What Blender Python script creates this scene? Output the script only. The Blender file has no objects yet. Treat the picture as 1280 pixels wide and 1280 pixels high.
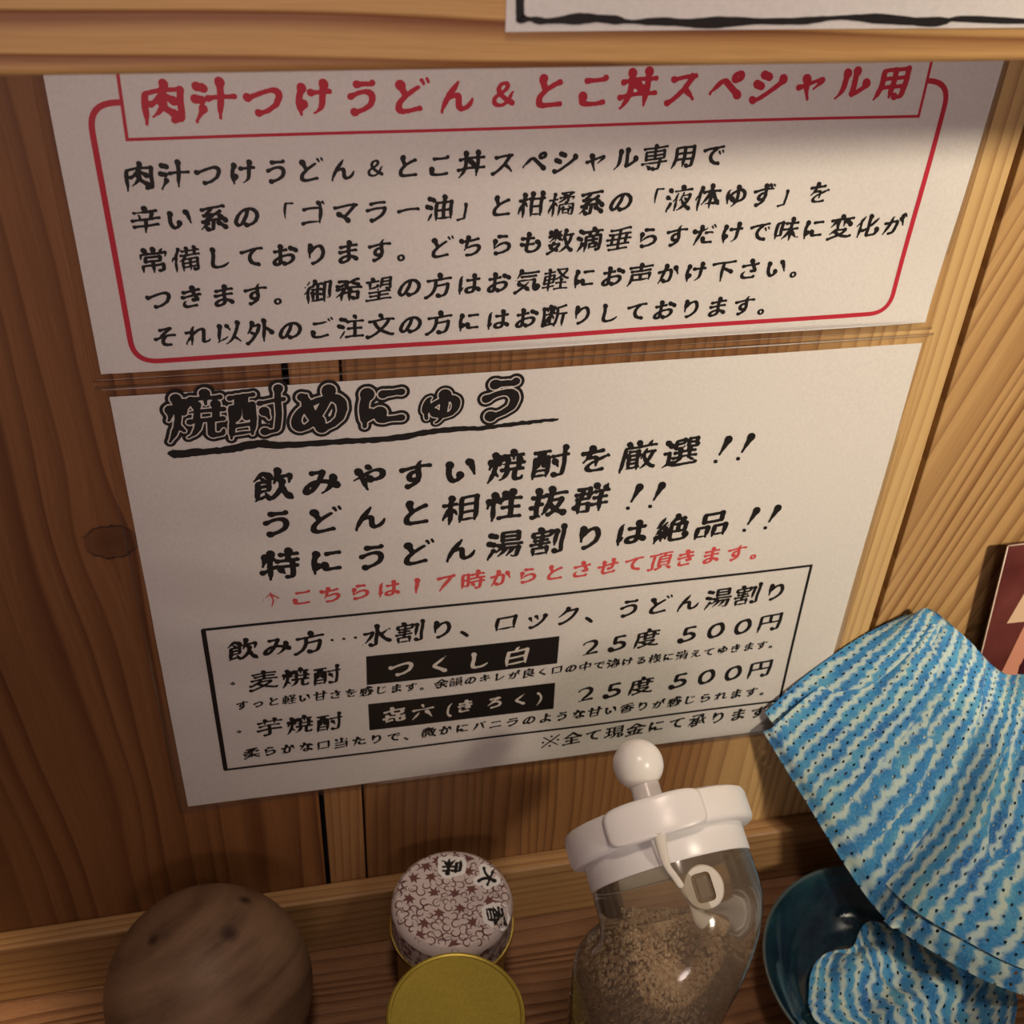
import bpy, bmesh, math, random
import numpy as np
from mathutils import Vector, Matrix
from mathutils.geometry import tessellate_polygon

# ---------------------------------------------------------------- camera, light, exposure
# all lengths below are millimetres on the wall frame (x right, y out of the wall is negative, z up);
# S() turns them into metres, with the counter top at 0.72 m above the floor
ZOFF = 1.0404
def S(x, y, z): return Vector((x/1000, y/1000, z/1000 + ZOFF))
sc = bpy.context.scene
COL = sc.collection
sc.view_settings.view_transform = 'Standard'
sc.view_settings.look = 'None'
sc.view_settings.gamma = 1
sc.view_settings.use_curve_mapping = False
sc.view_settings.exposure = 0.0

cam = bpy.data.cameras.new('camera'); camo = bpy.data.objects.new('camera', cam); COL.objects.link(camo)
camo.location = S(54.89, -348.71, 202.09)
camo.rotation_euler = (0.9331, -0.0432, -0.2068)
cam.sensor_width = 36; cam.sensor_fit = 'HORIZONTAL'; cam.lens = 36*1435.22/1280
cam.clip_start = 0.01; cam.clip_end = 20
cam.dof.use_dof = True; cam.dof.focus_distance = 0.415; cam.dof.aperture_fstop = 24
sc.camera = camo

wd = bpy.data.worlds.new('world'); sc.world = wd; wd.use_nodes = True
wd.node_tree.nodes['Background'].inputs[0].default_value = (0.90, 0.66, 0.64, 1)
wd.node_tree.nodes['Background'].inputs[1].default_value = 0.085

def lamp(name, kind, loc, target, energy, color, size=0.1, spot=None, blend=1.0):
    l = bpy.data.lights.new(name, kind); l.energy = energy; l.color = color
    if kind == 'AREA': l.shape = 'DISK'; l.size = size
    else: l.shadow_soft_size = size
    if kind == 'SPOT': l.spot_size = math.radians(spot); l.spot_blend = blend
    o = bpy.data.objects.new(name, l); COL.objects.link(o); o.location = S(*loc)
    d = S(*target) - S(*loc); o.rotation_euler = d.to_track_quat('-Z', 'Y').to_euler()
    return o
lamp('pendant_spot', 'SPOT', (700, -900, 620), (415, 0, -10), 62, (1.0, 0.89, 0.69), 0.065, 35, 1.0)
lamp('room_lamp', 'SPOT', (-60, -1500, 330), (95, 0, 95), 45, (1.0, 0.80, 0.75), 0.22, 25, 1.0)
lamp('ceiling_lamp', 'AREA', (60, -420, 1250), (60, -40, -250), 6.0, (1.0, 0.80, 0.64), 0.16)
lamp('counter_fill_spot', 'SPOT', (-330, -420, 700), (-125, -45, -320), 55.0, (1.0, 0.76, 0.46), 0.02, 8, 1.0)  # narrow unseen spot added to brighten the left patch of the counter

# ---------------------------------------------------------------- helpers
def link(name, me, mat=None, parent=None, label=None, cat=None, group=None, kind=None, smooth=False):
    o = bpy.data.objects.new(name, me); COL.objects.link(o)
    if mat is not None:
        for m in (mat if isinstance(mat, (list, tuple)) else [mat]): me.materials.append(m)
    if parent: o.parent = parent
    if smooth:
        for p in me.polygons: p.use_smooth = True
    tag(o, label, cat, group, kind)
    return o
def tag(o, label=None, cat=None, group=None, kind=None):
    if label: o['label'] = label
    if cat: o['category'] = cat
    if group: o['group'] = group
    if kind: o['kind'] = kind
def empty(name, loc, label=None, cat=None, group=None, kind=None):
    o = bpy.data.objects.new(name, None); COL.objects.link(o); o.empty_display_size = 0.02
    o['base'] = [loc[0], loc[1], loc[2]]
    o.location = S(*loc); tag(o, label, cat, group, kind); del o['base']
    return o
def rel(o):
    """keep world placed mesh data under a parent that has its own location"""
    if o.parent: o.matrix_parent_inverse = Matrix.Translation(o.parent.location).inverted()
    return o
def pmesh(name, verts, faces):
    me = bpy.data.meshes.new(name); me.from_pydata([tuple(S(*v)) for v in verts], [], faces); me.update(); return me
def bm_obj(name, bm, mat, parent=None, smooth=False, **k):
    me = bpy.data.meshes.new(name); bm.to_mesh(me); bm.free()
    return rel(link(name, me, mat, parent, smooth=smooth, **k))
def box_bm(lo, hi, bev=0.0, seg=2, bm=None):
    b = bm or bmesh.new()
    r = bmesh.ops.create_cube(b, size=1)
    vs = r['verts']
    c = (Vector(lo)+Vector(hi))/2; d = Vector(hi)-Vector(lo)
    for v in vs:
        p = Vector((v.co.x*d.x, v.co.y*d.y, v.co.z*d.z))+c
        v.co = S(*p)
    if bev:
        es = list({e for v in vs for e in v.link_edges})
        bmesh.ops.bevel(b, geom=es, offset=bev/1000, segments=seg, profile=0.5, affect='EDGES', clamp_overlap=True)
    return b
def lathe(name, prof, origin, mat, parent=None, axis=Vector((0,0,1)), seg=64, closed=True, **k):
    """profile of (radius, height) in mm revolved round an axis through origin"""
    axis = Vector(axis).normalized(); q = Vector((0,0,1)).rotation_difference(axis)
    vs, fs = [], []
    rings = []
    for r, h in prof:
        if r < 1e-4:
            rings.append([len(vs)]); p = q @ Vector((0,0,h)); vs.append(Vector(origin)+p)
        else:
            ring = []
            for i in range(seg):
                t = 2*math.pi*i/seg; p = q @ Vector((r*math.cos(t), r*math.sin(t), h)); ring.append(len(vs)); vs.append(Vector(origin)+p)
            rings.append(ring)
    for a, b in zip(rings, rings[1:]):
        for i in range(seg):
            j = (i+1) % seg
            if len(a) == 1 and len(b) == 1: continue
            if len(a) == 1: fs.append((a[0], b[j], b[i]))
            elif len(b) == 1: fs.append((a[i], a[j], b[0]))
            else: fs.append((a[i], a[j], b[j], b[i]))
    me = pmesh(name, vs, fs)
    bm = bmesh.new(); bm.from_mesh(me); bmesh.ops.recalc_face_normals(bm, faces=bm.faces); bm.to_mesh(me); bm.free()
    o = rel(link(name, me, mat, parent, smooth=True, **k))
    me.set_sharp_from_angle(angle=math.radians(38))
    return o
def tube(name, pts, radii, mat, parent=None, seg=10, flat=1.0, nrm=None, **k):
    """round or flattened tube along points; nrm = direction of the thin side"""
    P = [Vector(p) for p in pts]; vs, fs = [], []
    n = len(P)
    for i in range(n):
        t = (P[min(i+1, n-1)]-P[max(i-1, 0)]).normalized()
        N = Vector(nrm) if nrm is not None else Vector((0,0,1))
        b = t.cross(N).normalized(); N2 = b.cross(t).normalized()
        r = radii[i] if isinstance(radii, (list, tuple)) else radii
        for j in range(seg):
            a = 2*math.pi*j/seg
            vs.append(P[i] + b*math.cos(a)*r + N2*math.sin(a)*r*flat)
    for i in range(n-1):
        for j in range(seg):
            fs.append((i*seg+j, i*seg+(j+1)%seg, (i+1)*seg+(j+1)%seg, (i+1)*seg+j))
    fs.append(tuple(range(seg))[::-1]); fs.append(tuple((n-1)*seg+j for j in range(seg)))
    return rel(link(name, pmesh(name, vs, fs), mat, parent, smooth=True, **k))
def smooth_path(P, n):
    P = [Vector(p) for p in P]; out = []
    for i in range(len(P)-1):
        a, b, c, d = P[max(i-1,0)], P[i], P[i+1], P[min(i+2,len(P)-1)]
        for j in range(n):
            t = j/n
            out.append(0.5*((2*b)+(c-a)*t+(2*a-5*b+4*c-d)*t*t+(3*b-3*c+d-a)*t**3))
    out.append(P[-1]); return out

# ---------------------------------------------------------------- materials
class NT:
    def __init__(s, name):
        s.m = bpy.data.materials.new(name); s.m.use_nodes = True; s.t = s.m.node_tree; s.n = s.t.nodes
        s.b = s.n['Principled BSDF']; s.out = s.n['Material Output']
    def new(s, kind, **k):
        n = s.n.new(kind)
        for a, v in k.items(): setattr(n, a, v)
        return n
    def l(s, a, b): s.t.links.new(a, b)
    def val(s, sock, v):
        if isinstance(v, (int, float, tuple, list)): sock.default_value = v
        else: s.l(v, sock)
    def math(s, op, a, b=0.0, c=0.0):
        n = s.new('ShaderNodeMath', operation=op); s.val(n.inputs[0], a); s.val(n.inputs[1], b); s.val(n.inputs[2], c); return n.outputs[0]
    def noise(s, vec, scale=1, detail=3, rough=.5, dim='3D', dist=0.0):
        n = s.new('ShaderNodeTexNoise', noise_dimensions=dim); s.l(vec, n.inputs['Vector']) if dim != '1D' else s.l(vec, n.inputs['W'])
        n.inputs['Scale'].default_value = scale; n.inputs['Detail'].default_value = detail; n.inputs['Roughness'].default_value = rough; n.inputs['Distortion'].default_value = dist
        return n.outputs['Fac']
    def ramp(s, fac, stops, interp='LINEAR'):
        n = s.new('ShaderNodeValToRGB'); s.l(fac, n.inputs[0]); cr = n.color_ramp; cr.interpolation = interp
        while len(cr.elements) < len(stops): cr.elements.new(0.5)
        for e, (p, c) in zip(cr.elements, stops):
            e.position = p; e.color = c if len(c) == 4 else (*c, 1)
        return n.outputs['Color']
    def mix(s, f, a, b, mode='MIX'):
        n = s.new('ShaderNodeMix', data_type='RGBA', blend_type=mode); s.val(n.inputs[0], f)
        for i, v in ((6, a), (7, b)):
            if isinstance(v, tuple): n.inputs[i].default_value = v if len(v) == 4 else (*v, 1)
            else: s.l(v, n.inputs[i])
        return n.outputs[2]
    def xyz(s, x, y, z):
        n = s.new('ShaderNodeCombineXYZ'); s.val(n.inputs[0], x); s.val(n.inputs[1], y); s.val(n.inputs[2], z); return n.outputs[0]
    def bump(s, h, dist=0.0005, strength=1.0):
        n = s.new('ShaderNodeBump'); s.l(h, n.inputs['Height']); n.inputs['Distance'].default_value = dist; n.inputs['Strength'].default_value = strength
        s.l(n.outputs[0], s.b.inputs['Normal'])
    def co(s):
        """object coordinates in mm on the wall frame (every mesh is stored in world metres)"""
        tc = s.new('ShaderNodeTexCoord'); sp = s.new('ShaderNodeSeparateXYZ'); s.l(tc.outputs['Object'], sp.inputs[0])
        return (s.math('MULTIPLY', sp.outputs[0], 1000.0), s.math('MULTIPLY', sp.outputs[1], 1000.0),
                s.math('MULTIPLY', s.math('SUBTRACT', sp.outputs[2], ZOFF), 1000.0), tc)

def plain(name, col, rough=.5, metal=0.0, spec=.5, **k):
    t = NT(name); t.b.inputs['Base Color'].default_value = (*col, 1); t.b.inputs['Roughness'].default_value = rough
    t.b.inputs['Metallic'].default_value = metal; t.b.inputs['Specular IOR Level'].default_value = spec
    for a, v in k.items(): t.b.inputs[a.replace('_', ' ')].default_value = v
    return t.m

def wood(name, light, mid, dark, along='z', period=6.0, seed=0.0, lean=0.0, wander=10.0, knots=(), rough=.45, groove=0.12, lines=.8, swirl=1.0, blotch=.25, sap=None):
    """sawn board: thin dark latewood lines over earlywood, fibre streaks; knots = (across, along, radius)"""
    t = NT(name); x, y, z, _ = t.co()
    if along == 'z': u, v, w = x, z, y
    elif along == 'x': u, v, w = t.math('ADD', z, t.math('MULTIPLY', y, 1.0)), x, y
    else: u, v, w = x, y, z
    u = t.math('ADD', u, t.math('MULTIPLY', v, lean))
    kd = None
    for kx, kz, kr in knots:
        du = t.math('SUBTRACT', u, kx); dv = t.math('SUBTRACT', v, kz)
        e = t.math('ADD', t.math('POWER', t.math('DIVIDE', du, kr*1.5), 2.0), t.math('POWER', t.math('DIVIDE', dv, kr*3.0), 2.0))
        g = t.math('EXPONENT', t.math('MULTIPLY', e, -1.0))
        u = t.math('SUBTRACT', u, t.math('MULTIPLY', t.math('MULTIPLY', du, g), .62))
        dn = t.math('SQRT', t.math('ADD', t.math('POWER', t.math('DIVIDE', du, kr*1.3), 2.0), t.math('POWER', t.math('DIVIDE', dv, kr), 2.0)))
        nz = t.noise(t.xyz(du, dv, 0.0), .25, 3)
        dn = t.math('ADD', dn, t.math('MULTIPLY', t.math('SUBTRACT', nz, .5), .5))
        kd = dn if kd is None else t.math('MINIMUM', kd, dn)
    lowv = t.xyz(t.math('MULTIPLY', u, .016), t.math('MULTIPLY', v, .0035), seed)
    warp = t.math('SUBTRACT', t.noise(lowv, swirl, 2, .4), .5)
    uu = t.math('ADD', u, t.math('MULTIPLY', warp, wander*4))
    # irregular ring spacing
    ir = t.math('MULTIPLY', t.math('SUBTRACT', t.noise(t.xyz(t.math('MULTIPLY', uu, .03), seed, 0.0), 1, 2), .5), period*5)
    ph = t.math('DIVIDE', t.math('ADD', uu, ir), period)
    fr = t.math('FRACT', ph)
    fib = t.noise(t.xyz(t.math('MULTIPLY', uu, 1.1), t.math('MULTIPLY', v, .012), seed+3), 1, 4, .6)
    fine = t.noise(t.xyz(t.math('MULTIPLY', uu, 4.5), t.math('MULTIPLY', v, .05), w), 1, 3, .6)
    line = t.ramp(fr, [(0, (0,0,0)), (.45, (.12,.12,.12)), (.80, (.75,.75,.75)), (.90, (1,1,1)), (1.0, (0,0,0))])
    amp = t.math('MULTIPLY', t.noise(t.xyz(t.math('MULTIPLY', uu, .05), t.math('MULTIPLY', v, .004), seed+7), 1, 2), 1.5*lines)
    f = t.math('MULTIPLY', line, amp)
    c1 = t.mix(t.ramp(fib, [(.3, (0,0,0)), (.72, (1,1,1))]), light, mid)
    c = t.mix(f, c1, dark)
    bl = t.noise(t.xyz(t.math('MULTIPLY', x, .012), t.math('MULTIPLY', z, .009), seed), 1, 3)
    c = t.mix(t.math('MULTIPLY', t.ramp(bl, [(.35, (0,0,0)), (.7, (1,1,1))]), blotch), c, tuple(v*.62 for v in mid), 'MIX')
    c = t.mix(t.math('MULTIPLY', t.ramp(fine, [(.35, (1,1,1)), (.62, (0,0,0))]), .22), c, tuple(v*.7 for v in dark))
    if sap:
        # heartwood gives way to pale sapwood towards one edge of the board
        sx = t.math('ADD', x, t.math('MULTIPLY', t.math('SUBTRACT', t.noise(lowv, 2, 2), .5), 22.0))
        sf = t.new('ShaderNodeMapRange'); t.l(sx, sf.inputs[0]); sf.inputs[1].default_value = sap[0]; sf.inputs[2].default_value = sap[1]; sf.interpolation_type = 'SMOOTHSTEP'
        c = t.mix(sf.outputs[0], c, t.mix(t.math('MULTIPLY', f, .8), sap[2], sap[3]))
    if kd is not None:
        body = t.ramp(kd, [(0.0, (1,1,1)), (.75, (.75,.75,.75)), (1.0, (.55,.55,.55)), (1.7, (0,0,0))])
        c = t.mix(t.math('MULTIPLY', body, .62), c, tuple(v*.42 for v in dark))
        rim = t.math('MULTIPLY', t.ramp(t.math('ABSOLUTE', t.math('SUBTRACT', kd, .95)), [(0.0, (1,1,1)), (.10, (0,0,0))]), t.ramp(t.math('DIVIDE', t.math('ABSOLUTE', dv), kr), [(.25, (0,0,0)), (.8, (1,1,1))]))
        c = t.mix(t.math('MULTIPLY', rim, .85), c, (.012,.006,.004))
    t.l(c, t.b.inputs['Base Color'])
    t.b.inputs['Roughness'].default_value = rough; t.b.inputs['Specular IOR Level'].default_value = .35
    h = t.math('ADD', t.math('MULTIPLY', f, -1.0), t.math('MULTIPLY', fine, -.35))
    t.bump(h, groove/1000*1.0, 1.0)
    return t.m

CEDAR = ((.52,.27,.095), (.44,.20,.062), (.21,.075,.022))
RED = ((.30,.130,.048), (.23,.092,.032), (.115,.038,.013))
M_plank = [
 wood('cedar_dark_knotty', *RED, period=11, seed=1.3, lean=.02, wander=7, knots=((-10.4,-60.7,7.5),), lines=1.1, groove=.1),
 wood('cedar_narrow', (.38,.20,.085), (.32,.15,.058), (.17,.06,.02), period=4.5, seed=5.1, wander=5, lines=.7),
 wood('cedar_straight', (.32,.155,.060), (.25,.112,.040), (.12,.045,.016), period=5.5, seed=9.7, lean=-.01, wander=5, lines=.9, sap=(225, 292, (.62,.40,.17), (.28,.125,.04))),
 wood('cedar_slanted', (.60,.37,.155), (.52,.29,.108), (.20,.075,.025), period=7.0, seed=14.2, lean=-.30, wander=4, knots=((416.3,-157.9,2.6),), lines=.95),
]
M_edge = wood('cedar_fascia', (.66,.40,.15), (.60,.33,.115), (.22,.07,.02), along='x', period=8.0, seed=3.3, wander=4, lines=1.7, lean=.012)
M_trim = wood('cedar_trim', (.42,.25,.11), (.34,.18,.07), (.17,.07,.026), along='x', period=6.0, seed=8.8, wander=4, lines=.7)
M_counter = wood('cedar_counter_ridged', (.30,.15,.07), (.23,.105,.048), (.10,.036,.015), along='x', period=5.2, seed=21.0, wander=8, lines=1.0, groove=1.0, rough=.38)
M_dark = plain('dark_gap', (.01,.006,.004), .9)

def paper_mat():
    t = NT('white_copy_paper'); x, y, z, _ = t.co()
    n = t.noise(t.xyz(x, y, z), .9, 4)
    t.l(t.ramp(n, [(.3, (.67,.635,.595)), (.7, (.73,.695,.655))]), t.b.inputs['Base Color'])
    t.b.inputs['Roughness'].default_value = .6; t.b.inputs['Specular IOR Level'].default_value = .25
    t.bump(n, .00006); return t.m
M_paper = paper_mat()
M_ink = plain('black_toner', (.014,.011,.010), .5, spec=.3)
M_red = plain('crimson_print', (.50,.028,.05), .5, spec=.3)
M_rose = plain('rose_print', (.62,.085,.085), .5, spec=.3)
M_cream = plain('unprinted_lettering', (.66,.61,.55), .6, spec=.25)
def film_mat():
    t = NT('clear_film'); n = t.n
    tr = t.new('ShaderNodeBsdfTransparent'); tr.inputs[0].default_value = (.985,.975,.965,1)
    gl = t.new('ShaderNodeBsdfGlossy'); gl.inputs['Roughness'].default_value = .22
    fr = t.new('ShaderNodeFresnel'); fr.inputs[0].default_value = 1.38
    mx = t.new('ShaderNodeMixShader'); t.l(t.math('MULTIPLY', fr.outputs[0], .42), mx.inputs[0]); t.l(tr.outputs[0], mx.inputs[1]); t.l(gl.outputs[0], mx.inputs[2])
    t.l(mx.outputs[0], t.out.inputs[0]); return t.m
M_film = film_mat()
RUNS=[
 ('1','red','肉汁つけうどん＆とこ丼スペシャル用',(30.0, 95.9),(258.1, 98.2),16,13.97),
 ('1','ink','肉汁つけうどん＆とこ丼スペシャル専用で',(20.3, 74.6),(200.5, 75.8),18,10.01),
 ('1','ink','辛い系の「ゴマラー油」と柑橘系の「液体ゆず」を',(20.2, 60.9),(240.7, 61.6),22,10.02),
 ('1','ink','常備しております。どちらも数滴垂らすだけで味に変化が',(20.5, 47.6),(271.7, 48.9),25,10.05),
 ('1','ink','つきます。御希望の方はお気軽にお声かけ下さい。',(20.6, 34.6),(230.2, 34.7),21,9.98),
 ('1','ink','それ以外のご注文の方にはお断りしております。',(20.8, 21.2),(220.6, 20.7),20,9.99),
 ('2','ink','飲みやすい焼酎を厳選',(50.1, -40.8),(205.2, -40.6),9,16.03),
 ('2','ink','うどんと相性抜群',(50.2, -58.0),(170.9, -59.0),7,16.04),
 ('2','ink','特にうどん湯割りは絶品',(50.1, -77.5),(223.8, -77.9),10,16.15),
 ('2','ink','!!',(222.7, -40.8),(232.1, -40.5),1,16.46),
 ('2','ink','!!',(188.6, -59.5),(197.9, -59.7),1,16.28),
 ('2','ink','!!',(240.9, -77.0),(250.2, -76.8),1,16.28),
 ('2','rose','↑こちらは17時からとさせて頂きます。',(45.8, -94.4),(226.0, -94.3),16,11.04),
 ('2','ink','飲み方…水割り、ロック、うどん湯割り',(32.0, -118.8),(259.7, -118.8),17,13.39),
 ('2','ink','・',(26.4, -137.6),(35.6, -137.7),1,8.28),
 ('2','ink','麦焼酎',(38.9, -137.3),(64.5, -138.3),2,12.55),
 ('2','ink','25度',(177.9, -138.6),(202.8, -137.6),2,12.46),
 ('2','ink','500円',(222.3, -137.6),(260.5, -137.0),3,12.73),
 ('2','ink','すっと軽い甘さを感じます。余韻のキレが良く口の中で溶ける様に消えてゆきます。',(29.0, -150.1),(259.3, -150.9),36,6.40),
 ('2','ink','・',(26.2, -166.0),(35.8, -166.2),1,8.64),
 ('2','ink','芋焼酎',(38.9, -165.3),(64.1, -166.4),2,12.36),
 ('2','ink','25度',(178.3, -167.5),(203.6, -167.1),2,12.65),
 ('2','ink','500円',(222.2, -166.6),(261.2, -166.2),3,13.00),
 ('2','ink','柔らかな口当たりで、微かにバニラのような甘い香りが感じられます。',(30.2, -180.2),(259.7, -181.1),30,7.50),
 ('2','ink','※全て現金にて承ります。',(163.6, -196.8),(265.8, -195.6),10,10.02),
 ('2','cream','つくし白',(95.4, -138.6),(144.9, -139.0),3,13.20),
 ('2','cream','㐂六(きろく)',(91.9, -166.3),(156.7, -166.4),5.2,10.97),
]
TITLE= [('焼', 26.7, -10.4), ('酎', 47.3, -10.9), ('め', 68.9, -11.4), ('に', 90.6, -11.6), ('ゅ', 111.2, -12.3), ('う', 133.4, -12.1)]
UNDER= [(16.5, -22.2), (17.9, -23.7), (26.5, -23.8), (35.2, -23.7), (46.3, -22.3), (54.8, -23.5), (77.5, -23.8), (93.6, -23.9), (110.7, -22.0), (126.6, -22.4), (138.5, -21.7), (146.6, -21.4), (155.4, -21.1)]
BOX2= [(18.2, -106.5), (273.8, -106.2), (275.3, -189.6), (18.3, -188.7)]
BLACKS= [[(80.8, -129.9), (163.0, -130.3), (163.1, -146.6), (80.6, -146.5)], [(80.8, -158.0), (163.1, -158.5), (163.5, -175.2), (80.9, -174.4)]]
HEAD= [(18.8, 111.2), (18.3, 85.4), (269.7, 87.3), (269.3, 104.0)]
OUTER= [(18.3, 96.2), (13.7, 95.6), (10.1, 92.5), (9.4, 80.0), (9.8, 68.4), (9.8, 20.8), (10.8, 15.4), (15.4, 12.7), (113.6, 12.5), (272.1, 14.1), (277.3, 16.4), (278.8, 21.8), (278.6, 60.5), (278.3, 90.6), (276.1, 96.1), (270.5, 98.6)]
NOTICE= [(110.3, 137.5), (237.7, 136.2)]; BORD= [(113.2, 148.3), (113.5, 140.9), (114.0, 139.8), (116.3, 139.6), (119.0, 139.2), (124.4, 139.5), (129.9, 139.7), (135.4, 139.3), (139.1, 138.9), (146.6, 138.9), (154.2, 138.5), (165.7, 138.8), (179.3, 138.8), (189.1, 139.5), (199.2, 139.2), (209.6, 138.5), (215.8, 138.6), (219.8, 139.1), (236.9, 138.5)]
AX= [-0.0878, 0.8886, 0.4502]
CNJ= [-0.2765, -0.5544, 0.785]
KCAP= [179.7, -94.6, -147.3]
CN= [-0.1901, -0.7811, 0.5948]; RT=[0.9778, -0.2051, 0.0432]
STRAP= [[168.6, -118.4, -121.6], [170.6, -123.0, -126.1], [173.6, -126.9, -130.4], [176.8, -130.5, -135.1], [179.3, -133.3, -139.2], [180.8, -135.2, -142.3], [183.1, -136.3, -144.6]]
RING= [182.8, -130.1, -133.2]; TAIL= [181.2, -138.4, -138.7]
CL_L= [(266.6, -9.0, -202.1), (284.3, -20.0, -231.9), (299.2, -36.0, -255.9), (318.4, -58.0, -281.8), (324.8, -80.0, -277.3), (345.1, -110.0, -271.4), (369.2, -133.0, -263.8)]
CL_M= [(286.3, -7.0, -181.1), (305.3, -20.0, -190.7), (324.9, -34.0, -208.2), (345.5, -50.0, -226.2), (354.1, -70.0, -226.3), (370.1, -94.0, -230.2), (387.0, -112.0, -226.7)]
CL_U= [(310.5, -6.0, -159.5), (324.7, -19.0, -158.9), (341.3, -31.0, -168.1), (359.6, -43.0, -181.3), (370.0, -56.0, -185.0), (386.7, -78.0, -192.4), (402.4, -95.0, -191.2)]
CL_V= [(330.2, -6.0, -146.8), (337.5, -13.0, -139.2), (352.5, -21.0, -149.3), (370.8, -28.0, -165.7), (380.3, -40.0, -160.5), (401.5, -60.0, -157.8), (410.7, -75.0, -148.8)]
CARD= [(363.3, -101.2), (371.0, -172.9), (421.8, -104.5)]
CARDQ= [(375.6, -110.4), (377.8, -148.2), (396.8, -148.4), (385.1, -148.7), (396.0, -190.9), (402.2, -192.5), (398.4, -182.6), (396.6, -163.7), (397.3, -180.8), (403.9, -180.7)]
HOLE= (368.9, -157.9); KNOT= (-10.4, -60.7)
BALLP= [(21.4, -31.0, -239.0), (14.9, -50.9, -232.7), (-17.1, -46.9, -235.2)]
LIDP= [(115.2, -19.5), (130.7, -28.6), (130.5, -48.8)]
# ---------------------------------------------------------------- brush lettering
# each character's centre line is thinned out of Blender's own built-in font and inked again with a brush whose
# width changes with the stroke's direction and which dabs at starts and tapers at sweeps
_fc = bpy.data.curves.new('glyph_source', 'FONT'); _fc.resolution_u = 3
_fo = bpy.data.objects.new('glyph_source', _fc); COL.objects.link(_fo)
NR = 152; LO = -0.12; SP = 1.24
def raster(ch):
    _fc.body = ch
    dg = bpy.context.evaluated_depsgraph_get(); dg.update()
    ev = _fo.evaluated_get(dg); me = ev.to_mesh(); me.calc_loop_triangles()
    V = np.array([v.co[:2] for v in me.vertices], float); T = [tuple(t.vertices) for t in me.loop_triangles]
    ev.to_mesh_clear()
    img = np.zeros((NR, NR), bool)
    if len(V) == 0: return img, 0, 1
    x0, x1 = V[:,0].min(), V[:,0].max()
    if ch in '0123456789()!': V[:,0] += 0.5-(x0+x1)/2      # half width figures are centred in the em
    V[:,1] += 0.12
    P = (V-LO)/SP*NR-.5
    for t in T:
        a, b, c = P[list(t)]
        lo = np.floor(np.minimum(np.minimum(a, b), c)).astype(int); hi = np.ceil(np.maximum(np.maximum(a, b), c)).astype(int)
        lo = np.clip(lo, 0, NR-1); hi = np.clip(hi, 0, NR-1)
        X, Y = np.meshgrid(np.arange(lo[0], hi[0]+1), np.arange(lo[1], hi[1]+1))
        e = lambda p, q: (q[0]-p[0])*(Y-p[1])-(q[1]-p[1])*(X-p[0])
        w0, w1, w2 = e(a, b), e(b, c), e(c, a)
        m = ((w0 >= -1e-6) & (w1 >= -1e-6) & (w2 >= -1e-6)) | ((w0 <= 1e-6) & (w1 <= 1e-6) & (w2 <= 1e-6))
        img[lo[1]:hi[1]+1, lo[0]:hi[0]+1] |= m
    return img
def thin(I):
    I = I.astype(np.uint8)
    while True:
        n0 = I.sum()
        for step in (0, 1):
            p = np.pad(I, 1)
            P2, P3, P4, P5, P6, P7, P8, P9 = p[:-2,1:-1], p[:-2,2:], p[1:-1,2:], p[2:,2:], p[2:,1:-1], p[2:,:-2], p[1:-1,:-2], p[:-2,:-2]
            N = [P2,P3,P4,P5,P6,P7,P8,P9]; B = sum(a.astype(int) for a in N)
            A = sum(((N[i] == 0) & (N[(i+1) % 8] == 1)).astype(int) for i in range(8))
            if step == 0: c = (P2*P4*P6 == 0) & (P4*P6*P8 == 0)
            else: c = (P2*P4*P8 == 0) & (P2*P6*P8 == 0)
            I = np.where((I == 1) & (B >= 2) & (B <= 6) & (A == 1) & c, 0, I).astype(np.uint8)
        if I.sum() == n0: return I
def contours(F, lo, sp):
    """marching squares on the zero level; loops with the inside (F<0) consistently on one side"""
    n = F.shape[0]; nxt = {}
    s = F < 0
    def pt(k):
        (r, c, d) = k
        if d == 0: a, b = F[r, c], F[r, c+1]; t = a/(a-b); return (c+t, r)
        a, b = F[r, c], F[r+1, c]; t = a/(a-b); return (c, r+t)
    code = s[:-1,:-1]*1 + s[:-1,1:]*2 + s[1:,1:]*4 + s[1:,:-1]*8
    for r, c in zip(*np.nonzero((code > 0) & (code < 15))):
        r = int(r); c = int(c); k = int(code[r, c]); B = (r, c, 0); R = (r, c+1, 1); T = (r+1, c, 0); L = (r, c, 1)
        tab = {1:[(L,B)],2:[(B,R)],3:[(L,R)],4:[(R,T)],5:[(L,T),(R,B)],6:[(B,T)],7:[(L,T)],8:[(T,L)],9:[(T,B)],10:[(B,L),(T,R)],11:[(T,R)],12:[(R,L)],13:[(R,B)],14:[(B,L)]}
        for a, b in tab[k]: nxt[a] = b
    loops = []
    while nxt:
        a, b = nxt.popitem(); lp = [a]; st = a
        while b != st and b in nxt: lp.append(b); b = nxt.pop(b)
        if len(lp) > 4: loops.append([(pt(k)[0]/(n-1)*sp+lo, pt(k)[1]/(n-1)*sp+lo) for k in lp])
    return loops
def simp(P, eps):
    P = np.array(P)
    def rdp(i, j):
        if j <= i+1: return []
        a, b = P[i], P[j]; d = b-a; L = np.hypot(*d)
        q = P[i+1:j]-a
        dist = np.abs(q[:,0]*d[1]-q[:,1]*d[0])/L if L > 1e-9 else np.hypot(q[:,0], q[:,1])
        k = int(dist.argmax())
        if dist[k] < eps: return []
        k += i+1
        return rdp(i, k)+[k]+rdp(k, j)
    n = len(P); m = int(np.argmax(((P-P[0])**2).sum(1)))
    P = np.vstack([P, P[:1]])
    return P[[0]+rdp(0, m)+[m]+rdp(m, n)]
KANA = set('つけうどんとこスペシャル用でい「ゴマラー」のゆずをしておりますちらもだがつきはおさそれごにみや。、こかせロックすっじキレくるえ口たなバニよろきく（）()')
_cache = {}
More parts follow.
